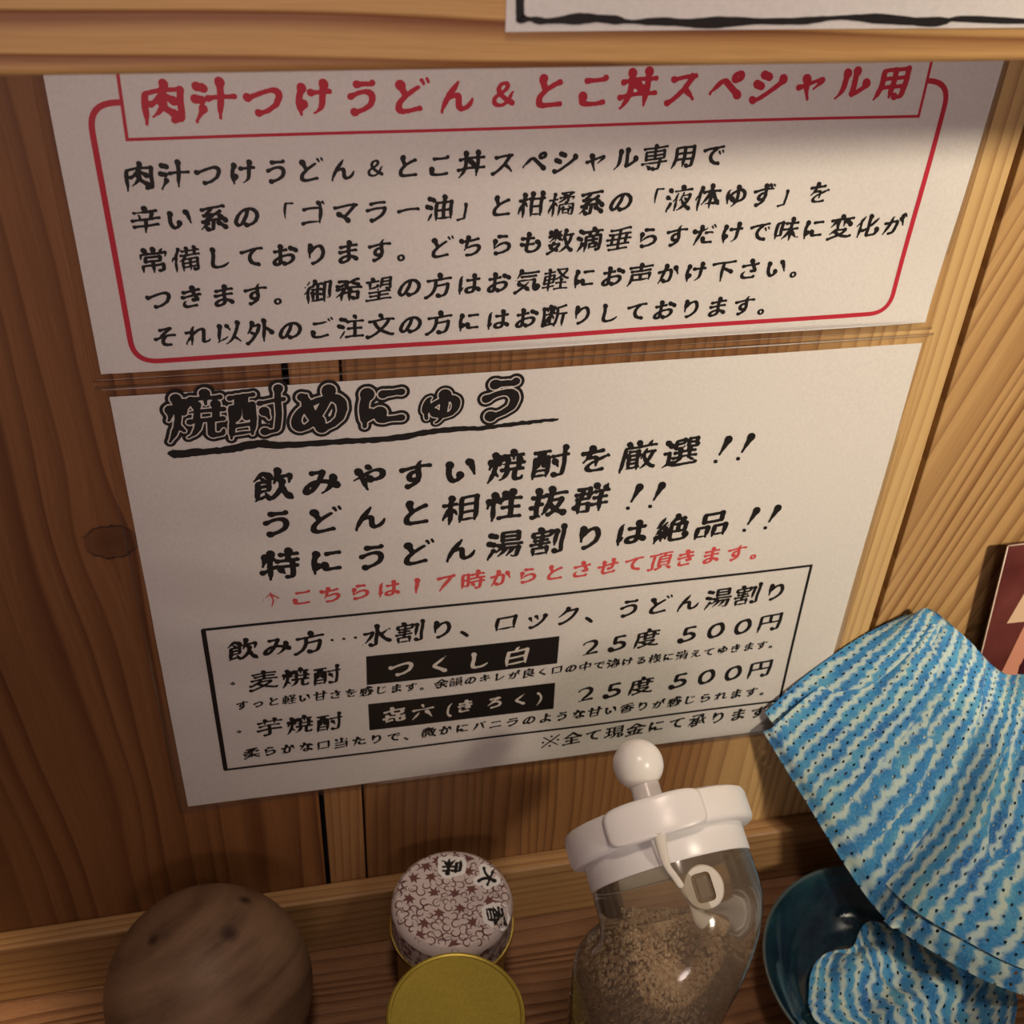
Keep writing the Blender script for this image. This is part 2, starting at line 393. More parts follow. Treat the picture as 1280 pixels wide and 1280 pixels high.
def glyph(ch, bold=1.0, off=(0.0,)):
    key = (ch, bold, off)
    if key in _cache: return _cache[key]
    I = raster(ch); sk = thin(I)
    ys, xs = np.nonzero(sk); pts = np.c_[xs, ys].astype(float)
    # specks that thinning removes altogether (dots) get a point of their own
    iy, ix = np.nonzero(I); far = np.c_[ix, iy].astype(float)
    while len(far):
        d = np.hypot(far[:,None,0]-pts[None,:,0], far[:,None,1]-pts[None,:,1]).min(1) if len(pts) else np.full(len(far), 99.)
        far = far[d > 10]
        if not len(far): break
        c = far[np.hypot(*(far-far[0]).T) < 12].mean(0); pts = np.vstack([pts, c[None]]) if len(pts) else c[None]
    if ch == '※':
        pts = []
        for i in range(61):
            u = .12+.76*i/60; pts += [(u, u), (u, 1-u)]
        pts += [(.5, .86), (.5, .14), (.14, .5), (.86, .5)]
        pts = (np.array(pts)-LO)/SP*NR-.5
    rx = (pts[:,0]+.5)/NR*SP+LO; ry = (pts[:,1]+.5)/NR*SP+LO
    E = np.c_[rx, ry]; n = len(E)
    length = n*1.12*SP/NR
    dots = ch in '。、・…'
    r0 = min(.054, max(.039, .53/(2*max(length, .1)))) * bold
    if ch in KANA and length < 4.5: r0 = max(r0, .047*bold)
    D = np.hypot(E[:,None,0]-E[None,:,0], E[:,None,1]-E[None,:,1])
    nb = (np.hypot(pts[:,None,0]-pts[None,:,0], pts[:,None,1]-pts[None,:,1]) < 1.5).sum(1)-1
    rad = np.full(n, r0)
    W = (D < .055)
    for i in range(n):
        q = E[W[i]]-E[W[i]].mean(0); C = q.T @ q
        th = .5*math.atan2(2*C[0,1], C[0,0]-C[1,1])
        rad[i] *= .76+.42*abs(math.sin(th)) - (.16*math.sin(2*th))
    rng = random.Random(ord(ch[0]))
    grow = np.ones(n)
    for i in np.nonzero(nb <= 1)[0]:
        near = (D[i] < .11) & (D[i] > 0)
        if near.sum() < 3: continue
        d = E[i]-E[near].mean(0); d /= np.hypot(*d)+1e-9; a = math.degrees(math.atan2(d[1], d[0]))
        if -160 < a <= -55: k, s = (.30, .17)           # downward and down-left sweeps run out thin
        elif -55 < a <= -12: k, s = (1.40, .075)         # pressed end to the lower right
        elif -12 < a <= 35: k, s = (1.25, .055)
        elif 35 < a <= 70: k, s = (.45, .12)
        else: k, s = (1.50, .06)                       # starts: from the left or from above
        if dots: k = 1.0
        s *= min(1, 3.0/max(length, .1))
        w = np.exp(-(D[i]/s)**2); grow *= 1+(k-1)*w
    rad = rad*np.clip(grow, .46, 1.5)
    if ch == '!': rad = np.where(E[:,1] < E[:,1].min()+.1, .055, rad)
    if ch in '・…': rad[:] = .050*bold
    if ch == '※': rad[:] = .036; rad[-4:] = .062
    if ch == '。': rad *= .72
    if ch in '()「」&＆↑': rad *= .72
    # brush movement: rising horizontals, a slight arch, a slight lean, an unsteady hand
    x, y = E[:,0]-.5, E[:,1]-.5
    sc_ = .86 if ch in KANA else .95
    if ch == '&' or ch == '＆': sc_ = .72
    ph = rng.random()*6
    if ch in '0123456789': x = x*1.5; y = y*1.12; rad = rad*1.18
    if ch == '…': y = y-y.mean(); x = (x-x.mean())*1.05
    X = x*sc_*1.02+.07*y+.010*np.sin(y*9+ph); Y = y*sc_*.94+.11*x-.09*x*x+.010*np.sin(x*8+ph*2)
    if ch == '!': X = x + .42*y; Y = y*1.05
    if ch in '、・…': X, Y = x, y
    if ch == '。': X, Y = (x-x.mean())*.7+x.mean(), (y-y.mean())*.7+y.mean()
    G = 116; g = np.linspace(-.66, .66, G); GX, GY = np.meshgrid(g, g)
    F = np.full((G, G), 9.0)
    ct, st = math.cos(math.radians(35)), math.sin(math.radians(35))
    for i in range(n):
        dx, dy = GX-X[i], GY-Y[i]
        if off == (0.0,):
            a, b = dx*ct+dy*st, -dx*st+dy*ct      # slanted flat nib
            d = np.hypot(a*1.07, b*.93)
        else: d = np.hypot(dx, dy)
        F = np.minimum(F, d-rad[i])
    if off == (0.0,): F = F+0.003*np.sin(GX*57+ph)*np.sin(GY*49-ph)
    res = []
    for o in off:
        H = F-o; H[0] = H[-1] = 1; H[:,0] = H[:,-1] = 1
        loops = [simp(l, .0035 if n > 0 else .004) for l in contours(H, -.66, 1.32)]
        loops = [l for l in loops if len(l) >= 3 and abs(((l[:,0]*np.roll(l[:,1], -1)-np.roll(l[:,0], -1)*l[:,1]).sum())/2) > 2e-4]
        if not loops: res.append(([], [])); continue
        # group holes with the outer loop that holds them
        area = [((l[:,0]*np.roll(l[:,1], -1)-np.roll(l[:,0], -1)*l[:,1]).sum())/2 for l in loops]
        big = max(range(len(loops)), key=lambda k: abs(area[k])); sg = 1 if area[big] > 0 else -1
        outs = [k for k in range(len(loops)) if area[k]*sg > 0]; hol = [k for k in range(len(loops)) if area[k]*sg < 0]
        def inside(p, L):
            c = False; m = len(L)
            for a in range(m):
                x1, y1 = L[a]; x2, y2 = L[(a+1) % m]
                if (y1 > p[1]) != (y2 > p[1]) and p[0] < (x2-x1)*(p[1]-y1)/(y2-y1)+x1: c = not c
            return c
        V, T = [], []
        own = {k: [] for k in outs}
        for h in hol:
            cand = [k for k in outs if inside(loops[h][0], loops[k])]
            if cand: own[min(cand, key=lambda k: abs(area[k]))].append(h)
        for k in outs:
            grp = [loops[k]]+[loops[h] for h in own[k]]
            base = len(V)
            tri = tessellate_polygon([[Vector((p[0], p[1], 0)) for p in L] for L in grp])
            for L in grp: V += [tuple(p) for p in L]
            T += [tuple(base+q for q in t) for t in tri]
        res.append((V, T))
    _cache[key] = res
    return res
# ---------------------------------------------------------------- the setting: wall, trim
wall = empty('wall_back', (0, 0, 0), kind='structure')
def plank(x0, x1, mat, y=0.0, seed=0):
    bm = box_bm((x0, y, -322), (x1, y+14, 460), .7, 2)
    return bm_obj('plank', bm, mat, wall)
plank(-640, -262, M_plank[0]); plank(-260.5, 56.8, M_plank[0])
plank(59.0, 76.2, M_plank[1]); plank(77.1, 312.6, M_plank[2])
plank(315.6, 560, M_plank[3], .6); plank(561.5, 900, M_plank[2])
bm_obj('backing', box_bm((-640, 15, -322), (900, 22, 460)), M_dark, wall)
bm = box_bm((-640, -9.8, -320.4), (900, -.05, -279.3), 1.2, 3)
o = bm_obj('trim_1', bm, M_trim, kind='structure')

# counter: ridged board behind, smoother boards in front
ct = empty('counter', (120, -220, -320.4), 'ridged brown wooden counter under the tins, jar and blue bowl', 'counter')
for i, (ya, yb) in enumerate(((-.2, -150), (-151, -300))):
    bm_obj('board', box_bm((-640, yb, -350), (900, ya, -320.4), .8, 2), M_counter, ct)

# shelf with the deep front board that hides the top of the upper sign
sh = empty('shelf', (120, -45, 129.7), 'cedar shelf front board above the two signs', 'shelf')
bm_obj('front_board', box_bm((-640, -90, 128.7), (900, -72, 215), 1.8, 4), M_edge, sh)
bm_obj('shelf_board', box_bm((-640, -71.5, 185), (900, -.2, 203), .8, 2), M_edge, sh)

# ---------------------------------------------------------------- signs
def bulge1(x, z):
    return .75+2.4*math.exp(-((x-292)/42)**2)*max(0, min(1, (z-15)/80))+.8*math.sin(max(0, min(1, (x+1)/297))*math.pi)+.25*math.sin(x*.05+z*.09)
def bulge2(x, z):
    e = math.sin(max(0, min(1, x/297))*math.pi)*math.sin(max(0, min(1, -z/210))*math.pi)
    return .65+1.6*e+.5*math.exp(-((x-25)/40)**2)*math.sin(z*.16+x*.05)*math.exp(-((z+100)/60)**2)+.15*math.sin(x*.06-z*.05)
def sheet(name, x0, x1, z0, z1, fy, mat, parent, nx=60, nz=44, corner=0, **k):
    vs = []; fs = []
    for j in range(nz+1):
        for i in range(nx+1):
            x = x0+(x1-x0)*i/nx; z = z0+(z1-z0)*j/nz
            vs.append((x, fy(x, z), z))
    for j in range(nz):
        for i in range(nx):
            a = j*(nx+1)+i; fs.append((a, a+1, a+nx+2, a+nx+1))
    return rel(link(name, pmesh(name, vs, fs), mat, parent, smooth=True, **k))
def film(x0, x1, z0, z1, fb, parent, lift):
    # two skins of clear film closed round the paper
    nx, nz = 150, 110; vs = []; fs = []
    for s in (0, 1):
        for j in range(nz+1):
            for i in range(nx+1):
                x = x0+(x1-x0)*i/nx; z = z0+(z1-z0)*j/nz
                e = min(x-x0, x1-x, z-z0, z1-z); k = min(1, e/5.5); k = k*k*(3-2*k); q = .35+(fb(x, z)-.35)*k
                y = -(q+.26*k+.03) if s else -(q-.24*k-.03)
                cx = 0
                vs.append((x, y, z))
    n = (nx+1)*(nz+1)
    for s in (0, 1):
        for j in range(nz):
            for i in range(nx):
                a = s*n+j*(nx+1)+i; q = (a, a+1, a+nx+2, a+nx+1); fs.append(q if s else q[::-1])
    for i in range(nx): fs.append((i, i+1, n+i+1, n+i)); a = nz*(nx+1)+i; fs.append((a+1, a, n+a, n+a+1))
    for j in range(nz): a = j*(nx+1); b = a+nx+1; fs.append((b, a, n+a, n+b)); a += nx; b += nx; fs.append((a, b, n+b, n+a))
    return rel(link('clear_film', pmesh('clear_film', vs, fs), M_film, parent, smooth=True, label='clear plastic film over the sheet'))
def add_glyph(V, F, ch, cx, cz, size, fy, lift, bold=1.0, off=(0.0,), k=0, rot=0.0):
    gv, gt = glyph(ch, bold, off)[k]; b = len(V); c, s = math.cos(rot), math.sin(rot)
    for x, y in gv:
        X = cx+(x*c-y*s)*size; Z = cz+(x*s+y*c)*size; V.append((X, fy(X, Z)-lift, Z))
    F += [tuple(b+i for i in t) for t in gt]
def orient(V, F):
    out = []
    for t in F:
        (x1, _, z1), (x2, _, z2), (x3, _, z3) = V[t[0]], V[t[1]], V[t[2]]
        out.append(t if (x2-x1)*(z3-z1)-(x3-x1)*(z2-z1) > 0 else t[::-1])
    return out
def band(pts, w, fy, lift, closed=False, step=6.0):
    """flat line of width w (number or list) along points on the sheet"""
    P = [Vector((p[0], p[1])) for p in pts]
    if closed: P = P+[P[0]]
    W = w if isinstance(w, list) else [w]*len(P)
    Q, R = [], []
    for i in range(len(P)-1):
        d = (P[i+1]-P[i]).length; n = max(1, int(d/step))
        for j in range(n): Q.append(P[i].lerp(P[i+1], j/n)); R.append(W[i]+(W[i+1]-W[i])*j/n)
    Q.append(P[-1]); R.append(W[-1])
    V, F = [], []
    for i, q in enumerate(Q):
        a = Q[i]-Q[i-1] if i else (Q[0]-Q[-2] if closed else Q[1]-Q[0])
        b = Q[i+1]-Q[i] if i < len(Q)-1 else (Q[1]-Q[0] if closed else a)
        if i == 0 and not closed: a = b
        a = a.normalized(); b = b.normalized(); t = (a+b).normalized(); nrm = Vector((-t.y, t.x))
        m = min(2.0, 1/max(.3, nrm.dot(Vector((-a.y, a.x)))))
        for s in (-1, 1):
            p = q+nrm*s*R[i]/2*m; V.append((p.x, fy(p.x, p.y)-lift, p.y))
    for i in range(len(Q)-1): F.append((2*i, 2*i+2, 2*i+3, 2*i+1))
    return V, F
def part(name, V, F, mat, parent, **k):
    return rel(link(name, pmesh(name, V, F), mat, parent, **k))

f1 = lambda x, z: -bulge1(x, z); f2 = lambda x, z: -bulge2(x, z)
sg1 = empty('laminated_sign', (148, 0, 70), 'upper white laminated notice with a red frame and red heading, tucked under the shelf', 'sign')
sg2 = empty('laminated_sign', (148, 0, -105), 'lower white laminated drinks menu with two black name boxes, below the red framed notice', 'sign')
sheet('paper', -1.2, 295.6, 8.9, 160, f1, M_paper, sg1)
sheet('paper', 0, 297, -209.6, 0, f2, M_paper, sg2)
film(-4.5, 299.5, 5.6, 163, bulge1, sg1, .0)
film(-4.2, 301, -213.6, 4.0, bulge2, sg2, .0)
MATS = {'ink': M_ink, 'red': M_red, 'rose': M_rose, 'cream': M_cream}
for sheet_id, m, text, a, b, n, size in RUNS:
    V, F = [], []; fy = f1 if sheet_id == '1' else f2; par = sg1 if sheet_id == '1' else sg2
    lift = .16 if m == 'cream' else .10
    bold = 1.12 if size > 13.6 else 1.0
    if size < 8: bold = 1.10
    k = 0
    for ch in text:
        idx = k; k += 1
        sz = size
        if text.startswith('㐂') and ch in '(きろく)': idx = {'(': 1.93, 'き': 2.5, 'ろ': 3.55, 'く': 4.5, ')': 5.2}[ch]; sz = size*(.9 if ch in 'きろく' else .95)
        x = a[0]+(b[0]-a[0])*idx/n; z = a[1]+(b[1]-a[1])*idx/n
        if ch == '1' or ch == '7': sz = size*1.0
        add_glyph(V, F, ch, x, z, sz, fy, lift, bold)
    part('lettering', V, orient(V, F), MATS[m], par)
# heading of the menu: black halo, pale outline, black core, one brushed line below
for k, (mat, lift) in enumerate(((M_ink, .08), (M_cream, .115), (M_ink, .15))):
    V, F = [], []
    for ch, x, z in TITLE:
        sz = 22.4 if ch in '焼酎' else (19.5 if ch == 'ゅ' else 22.5)
        add_glyph(V, F, ch, x, z+.9, sz, f2, lift, (1.0 if ch in '焼酎' else 1.25), (.070, .019, -.002), k)
    part('heading_lettering', V, orient(V, F), mat, sg2)
rr = random.Random(4)
P = smooth_path([(x, z-.5, 0) for x, z in UNDER], 9); P = [(p.x, p.y+rr.uniform(-.18, .18)) for p in P]
n = len(P); Wd = [(1.1+2.5*math.sin(min(1, i/n*6)*1.5)*(1-i/n)**.75+rr.uniform(-.3, .3)+.6*math.sin(i*.21)*(1-i/n)) for i in range(n)]
Wd = [max(.35, w) for w in Wd]; Wd[-1] = .2
V, F = band(P, Wd, f2, .10, step=2.0); part('brushed_underline', V, F, M_ink, sg2)
V, F = band(BOX2, 1.25, f2, .09, closed=True); part('frame_line', V, F, M_ink, sg2)
V, F = band([BOX2[0], BOX2[3]], 1.9, f2, .12); part('frame_line', V, F, M_ink, sg2)
for q in BLACKS:
    V = []; F = []; nx = 14
    for j in range(4):
        for i in range(nx+1):
            u, v = i/nx, j/3
            x = (q[0][0]*(1-u)+q[1][0]*u)*(1-v)+(q[3][0]*(1-u)+q[2][0]*u)*v; z = (q[0][1]*(1-u)+q[1][1]*u)*(1-v)+(q[3][1]*(1-u)+q[2][1]*u)*v
            V.append((x, f2(x, z)-.09, z))
    for j in range(3):
        for i in range(nx): a = j*(nx+1)+i; F.append((a, a+nx+1, a+nx+2, a+1))
    part('name_box', V, F, M_ink, sg2)
HEAD2 = [HEAD[0], HEAD[1], HEAD[2], HEAD[3]]
V, F = band([(18.9, 122), (18.5, 85.6), (269.9, 87.2), (269.6, 122), ], .95, f1, .09, closed=True); part('heading_box', V, F, M_red, sg1)
def rounded(P, r, n=8):
    out = [Vector(P[0])]
    for i in range(1, len(P)-1):
        a, b, c = Vector(P[i-1]), Vector(P[i]), Vector(P[i+1]); u = (a-b).normalized()*r; w = (c-b).normalized()*r
        for j in range(n+1):
            t_ = j/n; out.append((b+u)*(1-t_)**2+b*2*t_*(1-t_)+(b+w)*t_*t_)
    return out+[Vector(P[-1])]
V, F = band(rounded([(18.4, 96.2), (9.2, 96.2), (9.8, 12.6), (278.9, 14.2), (278.3, 98.4), (270.2, 98.6)], 8.0), 1.75, f1, .10, step=5.0); part('frame_line', V, F, M_red, sg1)

# notice on the shelf front
nt = empty('paper_notice', (220, -90, 150), 'white paper notice with a wavy black brush border, on the shelf front board', 'notice')
fn = lambda x, z: -90.7-.3*math.sin(x*.03)
sheet('paper', 110.4, 320, 137.0, 212, fn, M_paper, nt, 30, 10)
P = smooth_path([(x, z, 0) for x, z in BORD]+[(250, 138.9, 0), (262, 138.2, 0), (275, 139, 0), (290, 138.6, 0), (306, 139, 0)], 6)
rr = random.Random(9)
Wd = [1.7+.5*math.sin(i*.23)+.35*math.sin(i*.61+1)+rr.uniform(-.12, .12) for i in range(len(P))]
V, F = band([(p.x, p.y) for p in P], Wd, fn, .12, step=1.5); part('brush_border', V, F, M_ink, nt)
V, F = band([(113.4, 144), (112.9, 165), (113.3, 205)], [1.5, 1.2, 1.4], fn, .12, step=4); part('brush_border', V, F, M_ink, nt)

# ---------------------------------------------------------------- round wooden ball
def ball_mat():
    t = NT('walnut_stained_ball'); x, y, z, _ = t.co()
    u = t.math('ADD', t.math('MULTIPLY', x, .40), t.math('MULTIPLY', z, -.68)); u = t.math('ADD', u, t.math('MULTIPLY', y, -.50))
    v = t.math('ADD', t.math('ADD', t.math('MULTIPLY', x, .90), t.math('MULTIPLY', z, .30)), t.math('MULTIPLY', y, .12))
    st = t.noise(t.xyz(t.math('MULTIPLY', u, .12), t.math('MULTIPLY', v, .018), 2.0), 1, 4, .6)
    cl = t.noise(t.xyz(x, y, z), .035, 3); fi = t.noise(t.xyz(x, y, z), 1.6, 3)
    c = t.ramp(st, [(.30, (.060,.032,.019)), (.45, (.145,.082,.048)), (.70, (.24,.142,.084))])
    c = t.mix(t.ramp(cl, [(.4, (0,0,0)), (.7, (.5,.5,.5))]), c, (.29,.175,.10))
    c = t.mix(t.ramp(fi, [(.35, (.22,.22,.22)), (.6, (0,0,0))]), c, (.09,.04,.022))
    for (px, py, pz, r) in BALLSPOT:
        d = t.math('SQRT', t.math('ADD', t.math('ADD', t.math('POWER', t.math('SUBTRACT', x, px), 2.0), t.math('POWER', t.math('SUBTRACT', y, py), 2.0)), t.math('POWER', t.math('SUBTRACT', z, pz), 2.0)))
        d = t.math('ADD', t.math('DIVIDE', d, r), t.math('MULTIPLY', t.math('SUBTRACT', fi, .5), .6))
        c = t.mix(t.ramp(d, [(.25, (.95,.95,.95)), (1.0, (0,0,0))]), c, (.035,.016,.012))
    t.l(c, t.b.inputs['Base Color']); t.b.inputs['Roughness'].default_value = .55; t.b.inputs['Specular IOR Level'].default_value = .3
    t.bump(st, .0003); return t.m
bc = (2.2, -48.3, -275.6); BR = 44.8
BALLSPOT = [(BALLP[i][0], BALLP[i][1], BALLP[i][2], (4.2, 5.2, 3.6)[i]) for i in range(3)]
prof = [(0, -BR)]+[(BR*math.sin(a), -BR*math.cos(a)) for a in [math.pi*i/48 for i in range(3, 48)]]+[(0, BR)]
prof = [(0, prof[1][1])]+prof[1:]
dz = -320.4-(bc[2]+prof[1][1])
lathe('wooden_ball', prof, (bc[0], bc[1], bc[2]+dz), ball_mat(), seg=96, label='large dark wooden ball with small knots, left of the two round tins', cat='ornament')

# ---------------------------------------------------------------- tins
M_gold = NT('brushed_gold_lacquer'); t = M_gold; x, y, z, _ = t.co()
n1 = t.noise(t.xyz(x, y, z), 1.2, 3)
t.l(t.ramp(n1, [(.3, (.36,.27,.035)), (.7, (.44,.34,.055))]), t.b.inputs['Base Color']); t.b.inputs['Metallic'].default_value = .55; t.b.inputs['Roughness'].default_value = .42
M_gold = M_gold.m
M_goldrim = plain('bright_gold_rim', (.75,.58,.16), .22, 1.0)
M_washi = plain('pale_lilac_tin_paper', (.70,.61,.60), .45)
M_brownprint = plain('brown_leaf_print', (.17,.065,.06), .5)
M_white = plain('white_sticker', (.93,.92,.92), .5)
TX, TY, TZ = 112.6, -36.4, -254.0      # centre of the patterned lid
tin = empty('spice_tin', (TX, TY, -320.4), 'tin with a lilac and brown leaf patterned lid behind the plain gold tin', 'tin')
lathe('body', [(0, .1), (25.2, .1), (25.7, .8), (25.7, 52), (0, 52)], (TX, TY, -320.4), M_gold, tin)
t = NT('leaf_printed_tin_side'); x, y, z, _ = t.co(); n1 = t.noise(t.xyz(x, y, z), .33, 3, .6)
t.l(t.ramp(n1, [(.40, (.12,.06,.06)), (.47, (.30,.20,.20)), (.52, (.55,.46,.46)), (.7, (.66,.57,.57))]), t.b.inputs['Base Color']); t.b.inputs['Roughness'].default_value = .4
lathe('lid_side', [(28.2, 46.5), (27.95, 61.6)], (TX, TY, -320.4), t.m, tin, seg=96, label='dark leaf patterned side of the lid')
lathe('lid', [(27.95, 61.6), (27.9, 62.0), (27.0, 64.6), (25.2, 66.25), (0, 66.4), ], (TX, TY, -320.4), M_washi, tin, seg=96)
lathe('lid_rim', [(25.8, 45.6), (28.6, 45.6), (29.3, 46.4), (28.9, 47.3), (28.1, 47.4)], (TX, TY, -320.4), M_goldrim, tin, seg=96)
# printed scroll and maple pattern on the lid top
rr = random.Random(12); V, F = [], []; V2, F2 = [], []
ztop = lambda x, y: -320.4+66.44+max(0, 1-math.hypot(x-TX, y-TY)/25.2)*.0 if math.hypot(x-TX, y-TY) < 25.0 else -320.4+66.42-(math.hypot(x-TX, y-TY)-25.0)*.76
def ribbon(pts, w, V, F, zf):
    b = len(V); n = len(pts)
    for i, (x, y) in enumerate(pts):
        x0, y0 = pts[max(i-1, 0)]; x1, y1 = pts[min(i+1, n-1)]; dx, dy = x1-x0, y1-y0; L = math.hypot(dx, dy) or 1
        wi = w*(.35+.65*math.sin(math.pi*min(1, (i+.6)/(n-.2))))
        for s in (-1, 1):
            X, Y = x-dy/L*s*wi/2, y+dx/L*s*wi/2; V.append((X, Y, zf(X, Y)))
    for i in range(n-1): F.append((b+2*i, b+2*i+1, b+2*i+3, b+2*i+2))
spots = []
def place(r, tries=4000, lim=26.2):
    for _ in range(tries):
        a = rr.random()*6.283; q = math.sqrt(rr.random())*(lim-r*.6); X, Y = TX+q*math.cos(a), TY+q*math.sin(a)
        if all(math.hypot(X-p[0], Y-p[1]) > (r+p[2])*.86 for p in spots): spots.append((X, Y, r)); return X, Y
    return None
STK = []
for sx, sy, r in ((LIDP[0][0], LIDP[0][1], 4.9), (LIDP[1][0], LIDP[1][1], 4.3), (LIDP[2][0], LIDP[2][1], 5.6)): spots.append((sx, sy, r*.9))
for _ in range(17):
    p = place(3.6)
    if not p: break
    a0 = rr.random()*6.283; b = len(V2); c = (p[0], p[1]); V2.append((*c, ztop(*c)+.01)); L = [2.9, 2.6, 2.1, 1.5, 1.3, 2.1, 2.6]; N = 14
    for i in range(N):
        k = i//2; ln = [4.0, 3.4, 2.8, 1.5, 2.8, 3.4, 4.0][k % 7] if i % 2 == 0 else 1.5; a = a0+i/N*6.283
        X, Y = c[0]+ln*math.cos(a), c[1]+ln*math.sin(a); V2.append((X, Y, ztop(X, Y)+.01))
    F2 += [(b, b+1+i, b+1+(i+1) % N) for i in range(N)]
for _ in range(240):
    r = rr.choice((1.5, 1.9, 2.2)); p = place(r, 300)
    if not p: continue
    a0 = rr.random()*6.283; sg = rr.choice((-1, 1)); pts = []
    for i in range(13):
        u = i/12; a = a0+sg*u*4.9; q = r*(1.15-.62*u); pts.append((p[0]+q*math.cos(a), p[1]+q*math.sin(a)))
    ribbon(pts, .62, V, F, lambda x, y: ztop(x, y))
for _ in range(60):
    a = rr.random()*6.283; q = math.sqrt(rr.random())*24; X, Y = TX+q*math.cos(a), TY+q*math.sin(a); a0 = rr.random()*6.283; k = rr.uniform(-.25, .25); pts = []
    for i in range(7): pts.append((X, Y)); X += .75*math.cos(a0); Y += .75*math.sin(a0); a0 += k
    if all(math.hypot(x-TX, y-TY) < 26.5 and all(math.hypot(x-s[0], y-s[1]) > s[2] for s in spots[:3]) for x, y in pts): ribbon(pts, .3, V, F, lambda x, y: ztop(x, y)-.01)
part('printed_pattern', V+V2, F+[tuple(len(V)+i for i in f) for f in F2], M_brownprint, tin, label='brown scrolls and maple leaves printed on the lid')
def flat_glyph(name, ch, x, y, size, rot, bold, off, k, mat, lift, parent):
    gv, gt = glyph(ch, bold, off)[k]; c, s = math.cos(rot), math.sin(rot)
    V = [(x+(a*c-b*s)*size, y+(a*s+b*c)*size) for a, b in gv]
    def wrap(a, b):
        # past the lid's shoulder the print follows the side downwards
        r = math.hypot(a-TX, b-TY)
        if r <= 27.3: return (a, b, ztop(a, b)+lift)
        k = (28.0+lift)/r; return (TX+(a-TX)*k, TY+(b-TY)*k, ztop(TX+27.3, TY)-(r-27.3)*1.0)
    V = [wrap(a, b) for a, b in V]
    part(name, V, [t if (V[t[1]][0]-V[t[0]][0])*(V[t[2]][1]-V[t[0]][1])-(V[t[2]][0]-V[t[0]][0])*(V[t[1]][1]-V[t[0]][1]) > 0 else t[::-1] for t in gt], mat, parent)
for (sx, sy), ch, rot, size in zip(LIDP, '味大香', (2.95, -2.2, -1.75), (10.5, 9.5, 10.5)):
    flat_glyph('sticker', ch, sx, sy, size, rot, 1.25, (.19, .0), 0, M_white, .05, tin)
    flat_glyph('sticker_lettering', ch, sx, sy, size, rot, 1.25, (.19, .0), 1, M_ink, .09, tin)
GX_, GY_ = 103.3, -100.0
tin2 = empty('spice_tin', (GX_, GY_, -320.4), 'plain gold tin with a flat round lid, in front of the patterned tin', 'tin')
lathe('body', [(0, .1), (26.6, .1), (27.0, .8), (27.0, 66), (0, 66)], (GX_, GY_, -320.4), M_gold, tin2)
lathe('lid', [(28.0, 62), (28.2, 62), (28.35, 79.0), (28.0, 79.9), (27.2, 80.2), (26.5, 79.9), (26.2, 79.3), (25.6, 79.2), (0, 79.2)], (GX_, GY_, -320.4), M_gold, tin2, seg=96)

# ---------------------------------------------------------------- sesame jar with a slanted white cap
AXV = Vector(AX).normalized(); K = Vector(KCAP)
CNV = Vector(CNJ).normalized()
RTV = AXV.cross(CNV).normalized()           # sideways
FRV = AXV.cross(RTV).normalized()           # the side of the cap with the clasp
if FRV.y > 0: FRV = -FRV
jar = empty('sesame_jar', (172, -131, -320.4), 'clear sesame jar with a slanted white cap and ball knob, beside the blue bowl', 'jar')
M_cap = plain('white_cap_plastic', (.84,.80,.78), .28, spec=.5, Subsurface_Weight=.08, Subsurface_Radius=(.004,.003,.002), Subsurface_Scale=.5)
M_strap = plain('translucent_strap', (.76,.70,.61), .55, spec=.2, Subsurface_Weight=.15, Subsurface_Radius=(.004,.003,.002), Subsurface_Scale=.5)
def glass_mat():
    t = NT('dusty_clear_glass')
    tr = t.new('ShaderNodeBsdfTransparent'); tr.inputs[0].default_value = (.93,.93,.90,1)
    gl = t.new('ShaderNodeBsdfGlossy'); gl.inputs['Roughness'].default_value = .09
    df = t.new('ShaderNodeBsdfDiffuse'); df.inputs[0].default_value = (.42,.31,.21,1)
    fr = t.new('ShaderNodeFresnel'); fr.inputs[0].default_value = 1.5
    m1 = t.new('ShaderNodeMixShader'); m1.inputs[0].default_value = .24; t.l(tr.outputs[0], m1.inputs[1]); t.l(df.outputs[0], m1.inputs[2])
    m2 = t.new('ShaderNodeMixShader'); t.l(fr.outputs[0], m2.inputs[0]); t.l(m1.outputs[0], m2.inputs[1]); t.l(gl.outputs[0], m2.inputs[2])
    t.l(m2.outputs[0], t.out.inputs[0]); return t.m
M_glass = glass_mat()
# glass: round sections swept along an axis that bends from the slanted mouth to upright
path = []
for d, r in ((-9, 29.6), (-14, 29.9), (-19, 30.2), (-25, 30.3)): path.append((K+AXV*d, AXV, r))
c0 = K+AXV*-25; base = Vector((168.8, -131, 0))
stops = [(.125, 30.3), (.25, 30.3), (.375, 30.3), (.5, 30.2), (.625, 30.0), (.75, 29.7), (.875, 29.3), (1.0, 28.9)]
end = Vector((base.x+1, base.y, -186))
for u, r in stops:
    a = c0; b = c0-AXV*14; d = end; c = end+Vector((0,0,14)); p = a*(1-u)**3+b*3*u*(1-u)**2+c*3*u*u*(1-u)+d*u**3
    t_ = (AXV*(1-u)+Vector((0,0,1))*u).normalized(); path.append((p, t_, r))
for z, r in ((-200, 28.0), (-220, 27.5), (-250, 27.5), (-290, 28.6), (-312, 29.2), (-318, 28.8), (-320.2, 26.5)):
    path.append((Vector((base.x, base.y, z)), Vector((0,0,1)), r))
